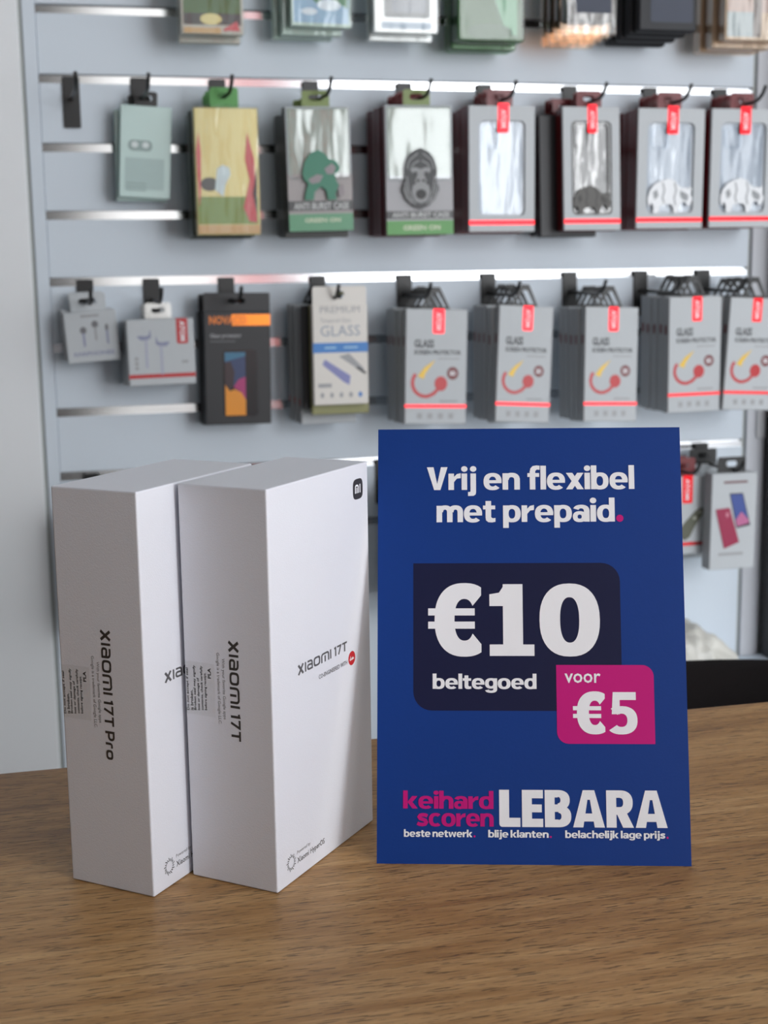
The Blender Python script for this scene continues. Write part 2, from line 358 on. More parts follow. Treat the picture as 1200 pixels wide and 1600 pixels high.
# low white bench along the foot of the slat wall
LZ = -.43
bt = thing('display_bench', 'low white display bench under the right end of the slat wall', 'bench', W(1.15, FL, .2), WYAW)
MB().box(-.35, -.195, -FL + LZ - .03, .75, .195, -FL + LZ).build('bench_top', slat_white, bt, .003)
MB().box(-.33, -.17, 0, .73, .18, -FL + LZ - .031).build('body', slat_white, bt, .002)
# tall black glass panel standing on the bench against the profile
cab = thing('glass_panel', 'tall black glossy glass panel at the right edge beside the slat wall', 'panel', W(1.52, LZ + .001, .036), WYAW)
gb = mat('gloss_black', (5, 9, 10), .15)
MB().box(-.286, -.022, .012, .286, .018, 1.738).build('pane', gb, cab, .002)
MB().frame(rrect(-.296, 0, .296, 1.75, .003), rrect(-.285, .011, .285, 1.739, .002), -.025, .022).build('frame', mat('black_frame', (14, 16, 17), .35), cab)

# red banner hanging in the shop window behind the camera
bn = bpy.data.materials.new('red_banner_cloth'); bn.use_nodes = True
nt = bn.node_tree; tl = nt.nodes.new('ShaderNodeBsdfTranslucent'); tl.inputs[0].default_value = (.95, .06, .08, 1)
df = nt.nodes.new('ShaderNodeBsdfDiffuse'); df.inputs[0].default_value = (.75, .03, .05, 1)
mx = nt.nodes.new('ShaderNodeMixShader'); mx.inputs[0].default_value = .25
nt.links.new(tl.outputs[0], mx.inputs[1]); nt.links.new(df.outputs[0], mx.inputs[2]); nt.links.new(mx.outputs[0], nt.nodes['Material Output'].inputs[0])
ban = thing('window_banner', 'tall red banner hanging in the shop window behind the camera', 'banner', W(1.05, -.45, GLASS_N - .06), WYAW)
MB().box(-.11, -.0005, 0, .11, .0005, 1.95).build('cloth', bn, ban)
MB().tube([(-.13, 0, 1.96), (.13, 0, 1.96)], .01).build('rod', alu, ban)
for s in (-.1, .1): MB().tube([(s, 0, 1.96), (s, 0, 2.0 - TZ + .45 + .745)], .002, 5).build('cord', black_metal, ban)

# ================================================================== THE TABLE
TYAW = .23382; TY = .80772
wd_ = wood()
td = Vector((math.cos(TYAW), math.sin(TYAW), 0)); tn = Vector((-math.sin(TYAW), math.cos(TYAW), 0))
tc_ = Vector((0, TY, 0)) - tn * .40 + td * .05
tab = thing('wooden_table', 'brown oiled wooden table with fine dark grain in the foreground', 'table', tc_, TYAW)
MB().box(-.95, -.40, TZ - .035, .95, .40, TZ).build('table_top', wd_, tab, .003, 3)
for sx in (-1, 1):
    for sy in (-1, 1): MB().box(sx * .86 - .03, sy * .32 - .03, 0, sx * .86 + .03, sy * .32 + .03, TZ - .075).build('leg', black_metal, tab, .003)
MB().box(-.88, -.34, TZ - .075, .88, .34, TZ - .035).build('apron', black_metal, tab)

# dark upholstered chair behind the table
fab = mat('dark_brown_fabric', (26, 22, 23), .9, bump=.5, bscale=600, var=.25, spec=.2)
ch = thing('upholstered_chair', 'dark brown upholstered chair behind the right side of the table', 'chair', Vector((.31, 1.0, 0)), math.radians(8))
def shell(r_in, r_out, z0, z1, a0, a1, n=24):
    mb = MB(); V = []; Fc = []
    for i in range(n + 1):
        t = math.radians(a0 + (a1 - a0) * i / n); c, s = math.cos(t), math.sin(t)
        drop = .05 * (abs(i / n - .5) * 2) ** 4
        for (r, z) in ((r_in, z0), (r_in + .01, z1 - .03 - drop), (r_in + .025, z1 - .006 - drop), ((r_in + r_out) / 2 + .012, z1 - drop), (r_out + .008, z1 - .008 - drop), (r_out + .012, z1 - .035 - drop), (r_out - .02, z0)):
            V.append((r * c * 1.05, r * s, z))
    k = 7
    for i in range(n):
        for j in range(k): Fc.append((i * k + j, i * k + (j + 1) % k, (i + 1) * k + (j + 1) % k, (i + 1) * k + j))
    Fc += [tuple(range(k)), tuple(n * k + j for j in range(k - 1, -1, -1))]
    return mb.add(V, Fc)
shell(.215, .262, .40, .666, 5, 175).build('backrest', fab, ch, smooth=True)
MB().prism([(x * .205, z) for x, z in ()] or rrect(-.205, .40, .205, .47, .03), -.23, .2).build('seat', fab, ch, .012, 3, smooth=False)
for sx in (-1, 1):
    for sy in (-1, 1): MB().tube([(sx * .15, sy * .13, .40), (sx * .2, sy * .2, 0)], [.016, .010]).build('leg', black_metal, ch, smooth=True)

# ================================================================== THE COUNTER CARD
SX, SY, SYAW, LEAN = -.00581, .62565, -.05382, .31917
card_root = thing('counter_card', 'blue A5 counter card advertising ten euro prepaid credit standing on the table', 'sign', Vector((SX, SY, TZ)) + Vector((math.cos(SYAW), math.sin(SYAW), 0)) * .074, SYAW)
blue = mat('blue_print', (8, 55, 132), .5, spec=.3, bump=.04, bscale=900)
navy = mat('navy_print', (18, 22, 60), .5, spec=.3); magenta = mat('magenta_print', (200, 18, 124), .5, spec=.3)
print_white = mat('white_print', (246, 246, 250), .5); paper_white = mat('white_card_core', (228, 228, 228), .6)
CL, SL = math.cos(LEAN), math.sin(LEAN)
def sg(x, z, e=0.0):   # millimetres on the card -> local; e = height above the face
    X = x / 1000 - .074; Zm = z / 1000
    return (X, Zm * SL - e * CL, Zm * CL + e * SL)
th = .0016
mb = MB(); mb.add([sg(0, 0), sg(148, 0), sg(148, 210), sg(0, 210)] + [sg(0, 0, -th), sg(148, 0, -th), sg(148, 210, -th), sg(0, 210, -th)],
                  [(0, 1, 2, 3), (7, 6, 5, 4), (0, 4, 5, 1), (1, 5, 6, 2), (2, 6, 7, 3), (3, 7, 4, 0)])
card = mb.build('card', blue, card_root); card.data.materials.append(paper_white)
for p in card.data.polygons[1:]: p.material_index = 1
e1, e2, e3 = .00006, .00012, .00018
np_ = printed(card_root, 'navy_panel', [rrect(17.4, 72, 117.4, 143.2, (9, .01, 9, .01), 8)], navy, lambda x, z: sg(x, z, e1))
mp_ = printed(card_root, 'magenta_panel', [rrect(86.1, 56.5, 132.5, 93.9, (5.5, .01, 5.5, .01), 8)], magenta, lambda x, z: sg(x, z, e2))
FS = lambda x, z: sg(x, z, e3)
FS.off = lambda x, z, d: sg(x, z, e3 + d)
def hv(name, s, x0, x1, y0, y1, b1, m, par=None, gap=24, space=190):
    return printed(par or card_root, name, fit(glyph_text(s, HV, gap, space), x0, x1, y0, y1, 0, b1), m, FS)
hv('headline_lettering', 'Vrij en flexibel', 24.1, 125.4, 179.4, 190.8, 700, print_white)
hv('headline_lettering', 'met prepaid', 28.8, 115.6, 163.4, 175.2, 725, print_white)
printed(card_root, 'full_stop', [ell(118, 165.0, 1.75, 1.75)], magenta, FS)
hv('price_lettering', '\u20ac', 24.6, 50.3, 98.4, 132.9, 700, print_white, np_)
hv('price_lettering', '1', 54.3, 75.8, 98.2, 132.9, 706, print_white, np_)
hv('price_lettering', '0', 78.4, 107.4, 98.5, 132.6, 700, print_white, np_)
hv('credit_lettering', 'beltegoed', 26.7, 76.6, 82.4, 89.7, 725, print_white, np_, gap=20)
printed(mp_, 'small_lettering', fit(font_text('voor', .012), 90, 107.2, 85.3, 89.9), print_white, FS)
hv('price_lettering', '\u20ac', 93.8, 109.0, 61.3, 81.0, 700, print_white, mp_)
hv('price_lettering', '5', 110.8, 124.3, 61.3, 81.0, 706, print_white, mp_)
hv('slogan_lettering', 'keihard', 12.5, 55.5, 25.8, 34.2, 725, magenta, gap=20)
hv('slogan_lettering', 'scoren', 18.9, 55.5, 17.6, 23.6, 500, magenta, gap=18)
hv('brand_lettering', 'LEBARA', 58.2, 137.3, 17.5, 34.8, 700, print_white, gap=34)
for s, x0, x1 in (('beste netwerk', 12.9, 45.4), ('blije klanten', 52.9, 81.4), ('belachelijk lage prijs', 89.2, 136.1)):
    hv('tagline_lettering', s, x0, x1, 12.6, 16.1, 725, print_white, gap=26, space=150)
    printed(card_root, 'full_stop', [ell(x1 + 1.0, 13.0, .5, .5, 10)], magenta, FS)
# folding easel strut behind the card
mb = MB(); q0 = sg(54, 150, -th); q1 = sg(94, 150, -th)
yb = q0[1] + .085
mb.add([(q0[0], q0[1], q0[2]), (q1[0], q1[1], q1[2]), (q1[0] + .004, yb, 0), (q0[0] - .004, yb, 0), (q0[0], q0[1] + .0012, q0[2]), (q1[0], q1[1] + .0012, q1[2]), (q1[0] + .004, yb + .0012, 0), (q0[0] - .004, yb + .0012, 0)],
       [(0, 1, 2, 3), (7, 6, 5, 4), (0, 4, 5, 1), (1, 5, 6, 2), (2, 6, 7, 3), (3, 7, 4, 0)])
mb.build('easel_strut', paper_white, card_root)

# ================================================================== THE PHONE BOXES
BW, BT, BH = .09379, .04635, .18533
box_white = mat('white_coated_board', (224, 226, 234), .5, bump=.12, bscale=1500)
ink = mat('dark_grey_ink', (54, 51, 50), .35); front_ink = mat('mid_grey_ink', (88, 87, 90), .4); soft_ink = mat('grey_ink', (120, 118, 118), .5); black_ink = mat('black_ink', (14, 14, 14), .4)
red_ink = mat('red_ink', (196, 18, 34), .4)
sticker = film('clear_sticker', (250, 250, 249), .99, .3, 0, 30)
def phone_box(label, px, py, yaw, side_text, s0, s1, z_top, z_bot, front_text, fx0, fx1):
    rz = math.pi / 2 - yaw
    c, s = math.cos(rz), math.sin(rz)
    o = thing('phone_box', label, 'box', Vector((px + c * BW / 2 - s * BT / 2, py + s * BW / 2 + c * BT / 2, TZ + .0002)), rz, 'white phone boxes on the table')
    MB().box(-BW / 2, -BT / 2, 0, BW / 2, BT / 2, BH).build('carton', box_white, o, .0007, 2)
    e = .00005
    fr = lambda x, z: (x / 1000 - BW / 2, -BT / 2 - e, z / 1000)
    sd = lambda x, z: (-BW / 2 - e, BT / 2 - x / 1000, z / 1000)
    fr.off = lambda x, z, d: (x / 1000 - BW / 2, -BT / 2 - e - d, z / 1000)
    sd.off = lambda x, z, d: (-BW / 2 - e - d, BT / 2 - x / 1000, z / 1000)
    # front: wordmark, co-engineering line with round red mark, logo tile, system mark
    printed(o, 'front_wordmark', fit(glyph_text(front_text, WM, 70, 150), fx0, fx1, 95.9, 101.1), front_ink, fr)
    printed(o, 'front_small_lettering', fit(font_text('CO-ENGINEERED WITH', .012), 41.5, 69.3, 89.2, 91.3), front_ink, fr)
    rd = printed(o, 'red_roundel', [ell(74.1, 91.0, 3.5, 3.5, 28)], red_ink, fr)
    printed(rd, 'roundel_script', stroke_([(-1.9, -.6), (-1.2, .9), (-1.5, -.7), (-.9, -.7), (-.5, .1), (-.4, -.6), (.1, -.5), (.2, .2), (.4, -.6), (.9, .1), (1.3, .1), (1.0, -.5), (1.9, -.4)], .32) and
            [[(x + 74.1, z + 91.0) for x, z in q] for q in stroke_([(-2.2, -.9), (-1.3, 1.3), (-1.6, -.8), (-1.0, -.8), (-.6, .2), (-.4, -.7), (.1, -.6), (.3, .3), (.5, -.7), (1.0, .2), (1.4, .2), (1.1, -.6), (2.1, -.4)], .34)], print_white,
            lambda x, z: (x / 1000 - BW / 2, -BT / 2 - 2 * e, z / 1000))
    lg = printed(o, 'logo_tile', [[(83.3 + 5.0 * math.copysign(abs(math.cos(t)) ** .55, math.cos(t)), 173.2 + 5.0 * math.copysign(abs(math.sin(t)) ** .55, math.sin(t))) for t in [2 * math.pi * k / 36 for k in range(36)]]], ink, fr)
    mi = stroke_(rl([(80.75, 171.2), (80.75, 175.0), (83.6, 175.0), (83.6, 171.2)], 1.1), .85) + R_(81.85, 171.2, 82.55, 173.9) + R_(85.0, 171.2, 85.85, 175.4)
    printed(lg, 'logo_lettering', mi, print_white, lambda x, z: (x / 1000 - BW / 2, -BT / 2 - 2 * e, z / 1000))
    sun = []
    for k in range(18):
        t = 2 * math.pi * k / 18
        r0_, r1_ = (2.4, 4.2) if k % 2 == 0 else (2.5, 3.6)
        p0 = (12.4 + r0_ * math.cos(t), 9.9 + r0_ * math.sin(t)); p1 = (12.4 + r1_ * math.cos(t + .25), 9.9 + r1_ * math.sin(t + .25))
        sun += stroke_([p0, p1], .42)
    printed(o, 'system_mark', sun, ink, fr)
    printed(o, 'system_small_lettering', fit(font_text('Powered by', 0), 17.8, 30.0, 11.4, 13.5), soft_ink, fr)
    printed(o, 'system_lettering', fit(font_text('Xiaomi HyperOS', .008), 17.8, 43.4, 6.6, 10.1), ink, fr)
    # side: wordmark reading downwards, two small lines, clear seal
    rot = lambda polys: [[(y, -x) for x, y in q] for q in polys]
    def down(polys, a0, a1, zt, zb):     # text runs down, letter tops to the right
        f = fit(polys, 0, zt - zb, a0, a1); return [[(y, zt - x) for x, y in q] for q in f]
    def upw(polys, a0, a1, zb, zt):      # text runs up, letter tops to the left
        f = fit(polys, 0, zt - zb, 0, a1 - a0); return [[(a1 - y, zb + x) for x, y in q] for q in f]
    printed(o, 'side_wordmark', down(glyph_text(side_text, WM, 70, 130), s0, s1, z_top, z_bot), ink, sd)
    printed(o, 'side_small_lettering', down(font_text('With your favorite Google apps'), 20.0, 22.0, 107.2, 78.8), soft_ink, sd)
    printed(o, 'side_small_lettering', down(font_text('Google is a trademark of Google LLC.'), 17.2, 19.2, 109.6, 76.2), soft_ink, sd)
    st = printed(o, 'seal_sticker', [rrect(.1, 79.0, 16.2, 104.0, .5, 3)], sticker, sd)
    sd2 = lambda x, z: (-BW / 2 - 2 * e, BT / 2 - x / 1000, z / 1000)
    for i, (tx, zt) in enumerate((('Do not accept if seal', 100.6), ('is broken.', 90.5), ('Broken seal may signify', 102.2), ('loss or damage of', 96.6), ('contents, check carefully', 102.4), ('before signing receipt.', 99.4))):
        printed(st, 'seal_lettering', upw(font_text(tx, .012), .6 + i * 1.95, 2.2 + i * 1.95, 80.6 + .25 * i, zt), black_ink, sd2)
    printed(st, 'seal_lettering', upw(font_text('PLA', .02), 12.6, 14.3, 97.0, 101.8), black_ink, sd2)
    return o
phone_box('leftmost white phone box, half hidden behind the other white phone box', -.10615, .5923, .46655, 'XIaomI 17T PrO', 23.2, 29.0, 122.4, 62.0, 'XIaomI 17T PrO', 14.8, 79.0)
phone_box('white phone box showing a red round mark, next to the blue card', -.05113 + .0006, .59438, .47355, 'XIaomI 17T', 24.0, 29.7, 116.0, 69.4, 'XIaomI 17T', 22.6, 69.3)

# ================================================================== HOOKS AND PACKS ON THE SLAT WALL
def hook_proto():
    o = bpy.data.objects.new('display_hook', None); COL.objects.link(o); o.empty_display_size = .02
    b = MB(); b.prism(rrect(-.0125, -.072, .0125, .003, .002, 3), -.0035, -.0005); b.box(-.0125, -.0008, -.001, .0125, .006, .0015); b.build('back_plate', black_plastic, o)
    b = MB(); b.tube([(0, -.002, -.030), (0, -.06, -.031), (0, -.118, -.031), (0, -.132, -.028), (0, -.144, -.020), (0, -.152, -.010)], .0028, 8)
    b.build('prong', black_metal, o, smooth=True)
    return o
HOOK0 = hook_proto(); first = [True]
def hook(u, k, label):
    o = HOOK0 if first[0] else copy_tree(HOOK0); first[0] = False
    o.matrix_world = Matrix.Translation(W(u, .660 - .1 * k, 0.0)) @ Matrix.Rotation(WYAW, 4, 'Z')
    return tag(o, label, 'hook', 'black hooks in the slat wall')

white_board = mat('white_carton', (196, 201, 205), .5, spec=.3); shaded_board = mat('shaded_carton_side', (172, 175, 178), .5)  # sides of the white cartons get a greyer colour that paints in their shade
foil = mat('red_foil', (212, 34, 42), .3, metal=.9); dark_foil = mat('dark_red_carton', (112, 16, 24), .35)
txt_dark = mat('charcoal_print', (70, 72, 76), .5); txt_grey = mat('pale_grey_print', (165, 166, 170), .5)
olive = mat('olive_carton', (150, 150, 104), .5); black_board = mat('black_carton', (38, 39, 43), .45)
orange = mat('orange_print', (238, 130, 42), .4); yellow = mat('yellow_print', (244, 200, 60), .4)
crimson = mat('crimson_print', (196, 24, 34), .4); sky_blue = mat('blue_stripe_print', (52, 128, 204), .4)
green_b = mat('green_print', (94, 160, 88), .45); teal = mat('teal_green_print', (44, 124, 98), .45)
clear = film('clear_film', (250, 252, 252), .94, .12, .5, 16); clear_case = film('clear_case_plastic', (240, 243, 246), .93, .16, .5, 22)
smoke = film('smoky_case_plastic', (150, 148, 145), .85, .15, .3, 30)

def body(o, w, h, t, m, name='carton', bev=.0012): return MB().box(-w / 2, 0, 0, w / 2, t, h).build(name, m, o, bev, 1)
def ff(w, e=.0002): return lambda x, z: (x / 1000 - w / 2, -e, z / 1000)
def lines(x0, x1, z0, z1): return R_(x0, z0, x1, z1)
def tab_plate(o, w, h, z, t, m, hole=(.010, .004), peak=False, name='hang_tab'):
    cx, cz = 0, z + h * .55
    if peak:
        po = [(-w / 2, z - .003), (w / 2, z - .003), (w * .13, z + h), (-w * .13, z + h)]; pi = [(-w * .33, z + .004), (w * .33, z + .004), (w * .08, z + h * .74), (-w * .08, z + h * .74)]
    else:
        po = rrect(-w / 2, z - .003, w / 2, z + h, (.001, .001, .004, .004), 5); pi = rrect(-hole[0], cz - hole[1], hole[0], cz + hole[1], hole[1] * .9, 5)
    return MB().frame(po, pi, t * .45, t * .45 + .0012).build(name, m, o)
ORD = ['front', 'second', 'third', 'fourth', 'fifth', 'sixth', 'seventh', 'eighth']
PK = 'packs hanging on the slat wall'
def place(name, label, cat, u, v, n, roll=0, tilt=0, group=PK, yaw=0):
    return thing(name, label, cat, W(u / 1000, v / 1000, n - .185 * math.sin(math.radians(tilt)) * .9), WYAW + math.radians(yaw), group, math.radians(roll), math.radians(tilt))

# ---- glass protector cartons with red foil label
def glass_front(o, w, h, t):
    W_, H_ = w * 1000, h * 1000; f = ff(w)
    lab = printed(o, 'foil_label', [rrect(W_ * .44, H_ * .79, W_ * .62, H_ * 1.0, (2, 2, .01, .01), 4)], foil, f)
    f2 = ff(w, .0004)
    pl = fit(font_text('ATOM', .03), 0, H_ * .15, 0, W_ * .09)
    printed(lab, 'label_lettering', [[(W_ * .485 + y, H_ * .97 - x) for x, y in q] for q in pl], print_white, f2)
    printed(o, 'title_lettering', fit(font_text('GLASS', .035), W_ * .14, W_ * .46, H_ * .665, H_ * .735), txt_dark, f)
    printed(o, 'subtitle_lettering', fit(font_text('SCREEN PROTECTOR', .03), W_ * .14, W_ * .90, H_ * .605, H_ * .645), txt_dark, f)
    printed(o, 'small_print', lines(W_ * .53, W_ * .88, H_ * .567, H_ * .577), txt_grey, f)
    # bent screen with a lightning bolt
    cx, cz, r = W_ * .33, H_ * .36, W_ * .21
    arcp = [(cx + r * math.cos(math.radians(a)), cz + r * 1.0 * math.sin(math.radians(a))) for a in range(140, 292, 12)]
    tail = [(cx + W_ * .13, cz - W_ * .17), (cx + W_ * .21, cz - W_ * .09)]
    sw = printed(o, 'bent_screen_print', stroke_(arcp + tail, W_ * .055), crimson, f)
    printed(sw, 'screen_end', [ell(cx + W_ * .25, cz - W_ * .01, W_ * .105, W_ * .115, 14)], crimson, f2)
    printed(o, 'bolt_print', [[(cx - W_ * .13, cz + W_ * .10), (cx - W_ * .03, cz + W_ * .06), (cx + W_ * .00, cz + W_ * .15), (cx + W_ * .16, cz + W_ * .36), (cx - W_ * .02, cz + W_ * .24)]], yellow, f2)
    bd = printed(o, 'round_badge', [ell(W_ * .77, H_ * .445, W_ * .095, W_ * .1, 20)], dark_foil if False else mat('badge_print', (120, 44, 48), .45), f)
    printed(bd, 'badge_lettering', fit(font_text('3D', .04), W_ * .72, W_ * .82, H_ * .425, H_ * .465), print_white, f2)
    printed(o, 'foil_stripe', R_(0, H_ * .145, W_, H_ * .17), foil, f)
    for k in range(4): printed(o, 'icon_print', [rrect(W_ * (.2 + .17 * k), H_ * .05, W_ * (.28 + .17 * k), H_ * .095, .01, 3)], txt_grey, f)
    printed(o, 'small_print', lines(W_ * .56, W_ * .86, H_ * .195, H_ * .21), txt_grey, f)
def glass_pack(name_label, short, u, v, n, w, h, t, roll, tilt, count, dn=None, front=True, back_drop=0, dx=0):
    for i in range(count):
        o = place('screen_protector_box', (name_label if i == 0 and front else 'grey-shaded protector box, %s from the front in the %s' % (ORD[i], short)), 'package',
                  u + dx * i + (random.uniform(-1.5, 1.5) if i else 0), v - (back_drop if i else 0) + (random.uniform(-3, 1) if i else 0), n - i * (t + .0012), roll if i == 0 else roll * .4, tilt)
        c = body(o, w, h, t, white_board)
        sf = lambda x, z: (-w / 2 - .0002, x / 1000, z / 1000)
        c.data.materials.append(shaded_board)
        for p in c.data.polygons:
            if p.normal.x < -.7 or p.normal.x > .7: p.material_index = 1
        printed(o, 'side_logo', [rrect(t * 300, h * 680, t * 700, h * 760, 1, 3)], dark_foil, sf)
        if i == 0 and front: glass_front(o, w, h, t)
        tab_plate(o, w * .52, .034, h, t, black_plastic, peak=True)

# ---- bison case packs: white frame, recessed window, clear case, foil tab and stripe
BISON = [(0, 30), (4, 44), (14, 56), (28, 62), (42, 66), (54, 62), (62, 54), (70, 48), (78, 50), (82, 46), (86, 52), (90, 47), (88, 38), (92, 28), (88, 18), (82, 14), (78, 22), (70, 22), (66, 14), (62, 2), (54, 2), (53, 12), (48, 18), (34, 18), (26, 14), (22, 2), (12, 2), (12, 14), (8, 22), (4, 14), (1, 18)]
frost = mat('frosted_bison', (236, 239, 243), .25)
def bison_front(o, w, h, t, case_m, emblem_m, back_m):
    Wm, Hm = w * 1000, h * 1000
    MB().frame(rrect(-w / 2, 0, w / 2, h, .0008), rrect(-w * .355, h * .125, w * .355, h * .885, w * .08), -.0001, .0055).build('front_frame', white_board, o)
    MB().box(-w / 2 + .001, .0057, .001, w / 2 - .001, t, h - .001).build('tray', back_m, o)
    cs = MB().frame(rrect(-w * .33, h * .14, w * .33, h * .875, w * .075), rrect(-w * .30, h * .155, w * .30, h * .86, w * .06), .0005, .005).build('clear_case', case_m, o)
    MB().prism(rrect(-w * .30, h * .155, w * .30, h * .86, w * .06), .0042, .005).build('case_back', case_m, cs)
    MB().frame(rrect(-w * .28, h * .67, -w * .02, h * .845, w * .06), rrect(-w * .25, h * .685, -w * .05, h * .83, w * .05), .002, .0042).build('camera_rim', case_m, cs)
    f = ff(w, .0003)
    s = w * 1000 * .68 / 92
    em = MB() if emblem_m else None
    if em: em.prism([((x * s - Wm * .34) / 1000, (z * s + Hm * .12) / 1000) for x, z in BISON], -.0012, -.0002); eb = em.build('bison_emblem', emblem_m, o)
    if em:
        pt_ = lambda q: [((x * s - Wm * .34) + Wm / 2, z * s + Hm * .12) for x, z in q]
        printed(eb, 'emblem_shade_lines', stroke_(pt_([(30, 58), (34, 44), (30, 30), (34, 20)]), .022 * Wm) + stroke_(pt_([(54, 58), (58, 44), (54, 30), (57, 16)]), .022 * Wm) + [pt_([(66, 44), (76, 40), (84, 34), (82, 24), (72, 26), (66, 34)]), pt_([(10, 40), (18, 46), (22, 34), (14, 26)])], mat('emblem_painted_shade', (150, 154, 158), .4) if emblem_m is frost else mat('emblem_dark_print', (62, 60, 58), .5), ff(w, .0014))  # line detail plus relief shading of the bison, painted on as grey patches
    lab = printed(o, 'foil_label', [rrect(Wm * .44, Hm * .79, Wm * .60, Hm * 1.02, (2, 2, .01, .01), 4)], foil, f)
    pl = fit(font_text('ATOM', .03), 0, Hm * .14, 0, Wm * .08)
    printed(lab, 'label_lettering', [[(Wm * .48 + y, Hm * .97 - x) for x, y in q] for q in pl], print_white, ff(w, .0005))
    printed(o, 'foil_stripe', R_(0, Hm * .055, Wm, Hm * .09), foil, f)
def bison_pack(desc, short, u, v, n, w, h, t, count, roll=0, tilt=0, case_m=None, emblem_m=None, back_m=None, side=None, dark_back=False):
    side = side or dark_foil
    for i in range(count):
        dk = dark_back and i >= 2
        o = place('phone_case_pack', desc if i == 0 else ('black phone case pack' if dk else 'red-sided case pack') + ', %s from the front behind the %s' % (ORD[i], short), 'package', u + (-26 if dk else 0) + (random.uniform(-1.5, 1.5) if i else 0), v - (8 if dk else 0) + (random.uniform(-2, 2) if i else 0), n - i * (t + .001), roll * (1 if i == 0 else .3), tilt)
        if i == 0:
            bison_front(o, w, h, t, case_m or clear_case, emblem_m, back_m or mat('pale_tray', (204, 208, 214), .5))
            MB().box(-w / 2 - .0004, .006, 0, -w / 2 + .0006, t, h).build('red_side', side, o)
        else: body(o, w, h, t, black_board if dk else side)
        tab_plate(o, .042, .026, h, t, dark_foil, hole=(.010, .0045))

# ---- gorilla anti burst packs
def gorilla_front(o, w, h, t, variant):
    Wm, Hm = w * 1000, h * 1000; f = ff(w, .0003); f2 = ff(w, .0006)
    grey_p = mat('grey_card_print', (176, 176, 180), .5)
    printed(o, 'lower_card', R_(0, 0, Wm, Hm * .46), grey_p if variant else mat('warm_grey_card_print', (168, 162, 162), .5), f)
    band = printed(o, 'charcoal_band', R_(0, Hm * .165, Wm, Hm * .245) if not variant else R_(0, Hm * .125, Wm, Hm * .185), mat('band_print', (52, 54, 56), .4), f2)
    f3 = ff(w, .0008)
    zb = (.175, .232) if not variant else (.135, .175)
    printed(band, 'band_lettering', fit(font_text('ANTI BURST CASE', .03), Wm * .08, Wm * .94, Hm * zb[0], Hm * zb[1]), mat('silver_print', (190, 192, 192), .4), f3)
    gb_ = printed(o, 'green_band', R_(0, 0, Wm, Hm * (.14 if not variant else .11)), teal if False else (mat('sea_green_print', (86, 150, 112), .4) if not variant else green_b), f2)
    printed(gb_, 'band_lettering', fit(font_text('GREEN ON', .03), Wm * .24, Wm * .80, Hm * (.07 if not variant else .035), Hm * (.105 if not variant else .075)), mat('cream_print', (206, 214, 186), .4), f3)
    if not variant:
        body_p = [(22, 62), (26, 80), (36, 92), (48, 96), (58, 90), (64, 82), (74, 80), (80, 72), (79, 64), (72, 60), (74, 50), (78, 44), (72, 30), (74, 22), (60, 22), (58, 36), (50, 42), (40, 34), (38, 22), (24, 22), (26, 34), (30, 46), (24, 52)]
        f2 = ff(w, .0064); f3 = ff(w, .0068)
        printed(o, 'gorilla_print', [[(x / 100 * Wm, (z - 22) / 100 * Wm + Hm * .25) for x, z in body_p]], teal, f2)
        printed(o, 'gorilla_highlight', [[(x / 100 * Wm, (z - 22) / 100 * Wm + Hm * .25) for x, z in q] for q in ([(56, 68), (68, 76), (74, 70), (70, 60), (60, 60)], [(30, 52), (44, 60), (54, 58), (48, 48), (36, 46)], [(76, 40), (84, 46), (86, 30), (78, 24)])], mat('gorilla_grey', (150, 142, 146), .5), f3)
    else:
        f2 = ff(w, .0064); f3 = ff(w, .0068); cx, cz = Wm * .5, Hm * .40
        k = Wm / 100; cz = Hm * .43
        at_ = lambda q: [(cx + x * k, cz + z * k) for x, z in q]
        head = [(-23, 0), (-25, 14), (-21, 28), (-13, 38), (0, 44), (13, 38), (21, 28), (25, 14), (23, 0), (28, -14), (22, -28), (11, -38), (0, -42), (-11, -38), (-22, -28), (-28, -14)]
        hd = printed(o, 'gorilla_head_print', [at_(head)], mat('gorilla_charcoal', (66, 68, 70), .5), f2)
        lines_ = []
        for sg_ in (-1, 1):
            for q in ([(24, -4), (20, -24), (8, -36)], [(21, 4), (18, -16), (12, -30)], [(20, 14), (17, 26), (4, 36)], [(15, 12), (11, 21), (2, 26)], [(26, -12), (22, -26), (14, -34)]): lines_ += stroke_(at_([(sg_ * x, z) for x, z in q]), 1.7 * k)
        pale_ = mat('gorilla_pale', (150, 152, 154), .5)
        printed(hd, 'gorilla_fur_lines', lines_, pale_, f3)
        printed(hd, 'gorilla_face_print', [at_([(-15, 13), (-9, 17), (0, 14), (9, 17), (15, 13), (13, 9), (3, 7), (-3, 7), (-13, 9)]), at_([(-4, 8), (4, 8), (9, -3), (4, -7), (-4, -7), (-9, -3)]), at_([(-12, -9), (-6, -5), (6, -5), (12, -9), (14, -18), (9, -31), (0, -34), (-9, -31), (-14, -18)])], pale_, ff(w, .0071))
        printed(hd, 'gorilla_mouth', [at_(ell(0, -21, 8, 7, 14)), at_(ell(-4, -2, 2.6, 2, 8)), at_(ell(4, -2, 2.6, 2, 8)), at_(ell(-8, 9, 3, 1.4, 8)), at_(ell(8, 9, 3, 1.4, 8))], mat('gorilla_dark', (40, 41, 43), .5), ff(w, .0075))
    bl = MB(); bl.prism(rrect(-w / 2 + .002, h * .42, w / 2 - .002, h - .002, .006), -.006, -.0009); bl.build('clear_blister', clear, o, .003, 2)
    printed(o, 'inner_card', R_(Wm * .03, Hm * .46, Wm * .97, Hm * .985), mat('silver_card', (150, 158, 146), .45), f)
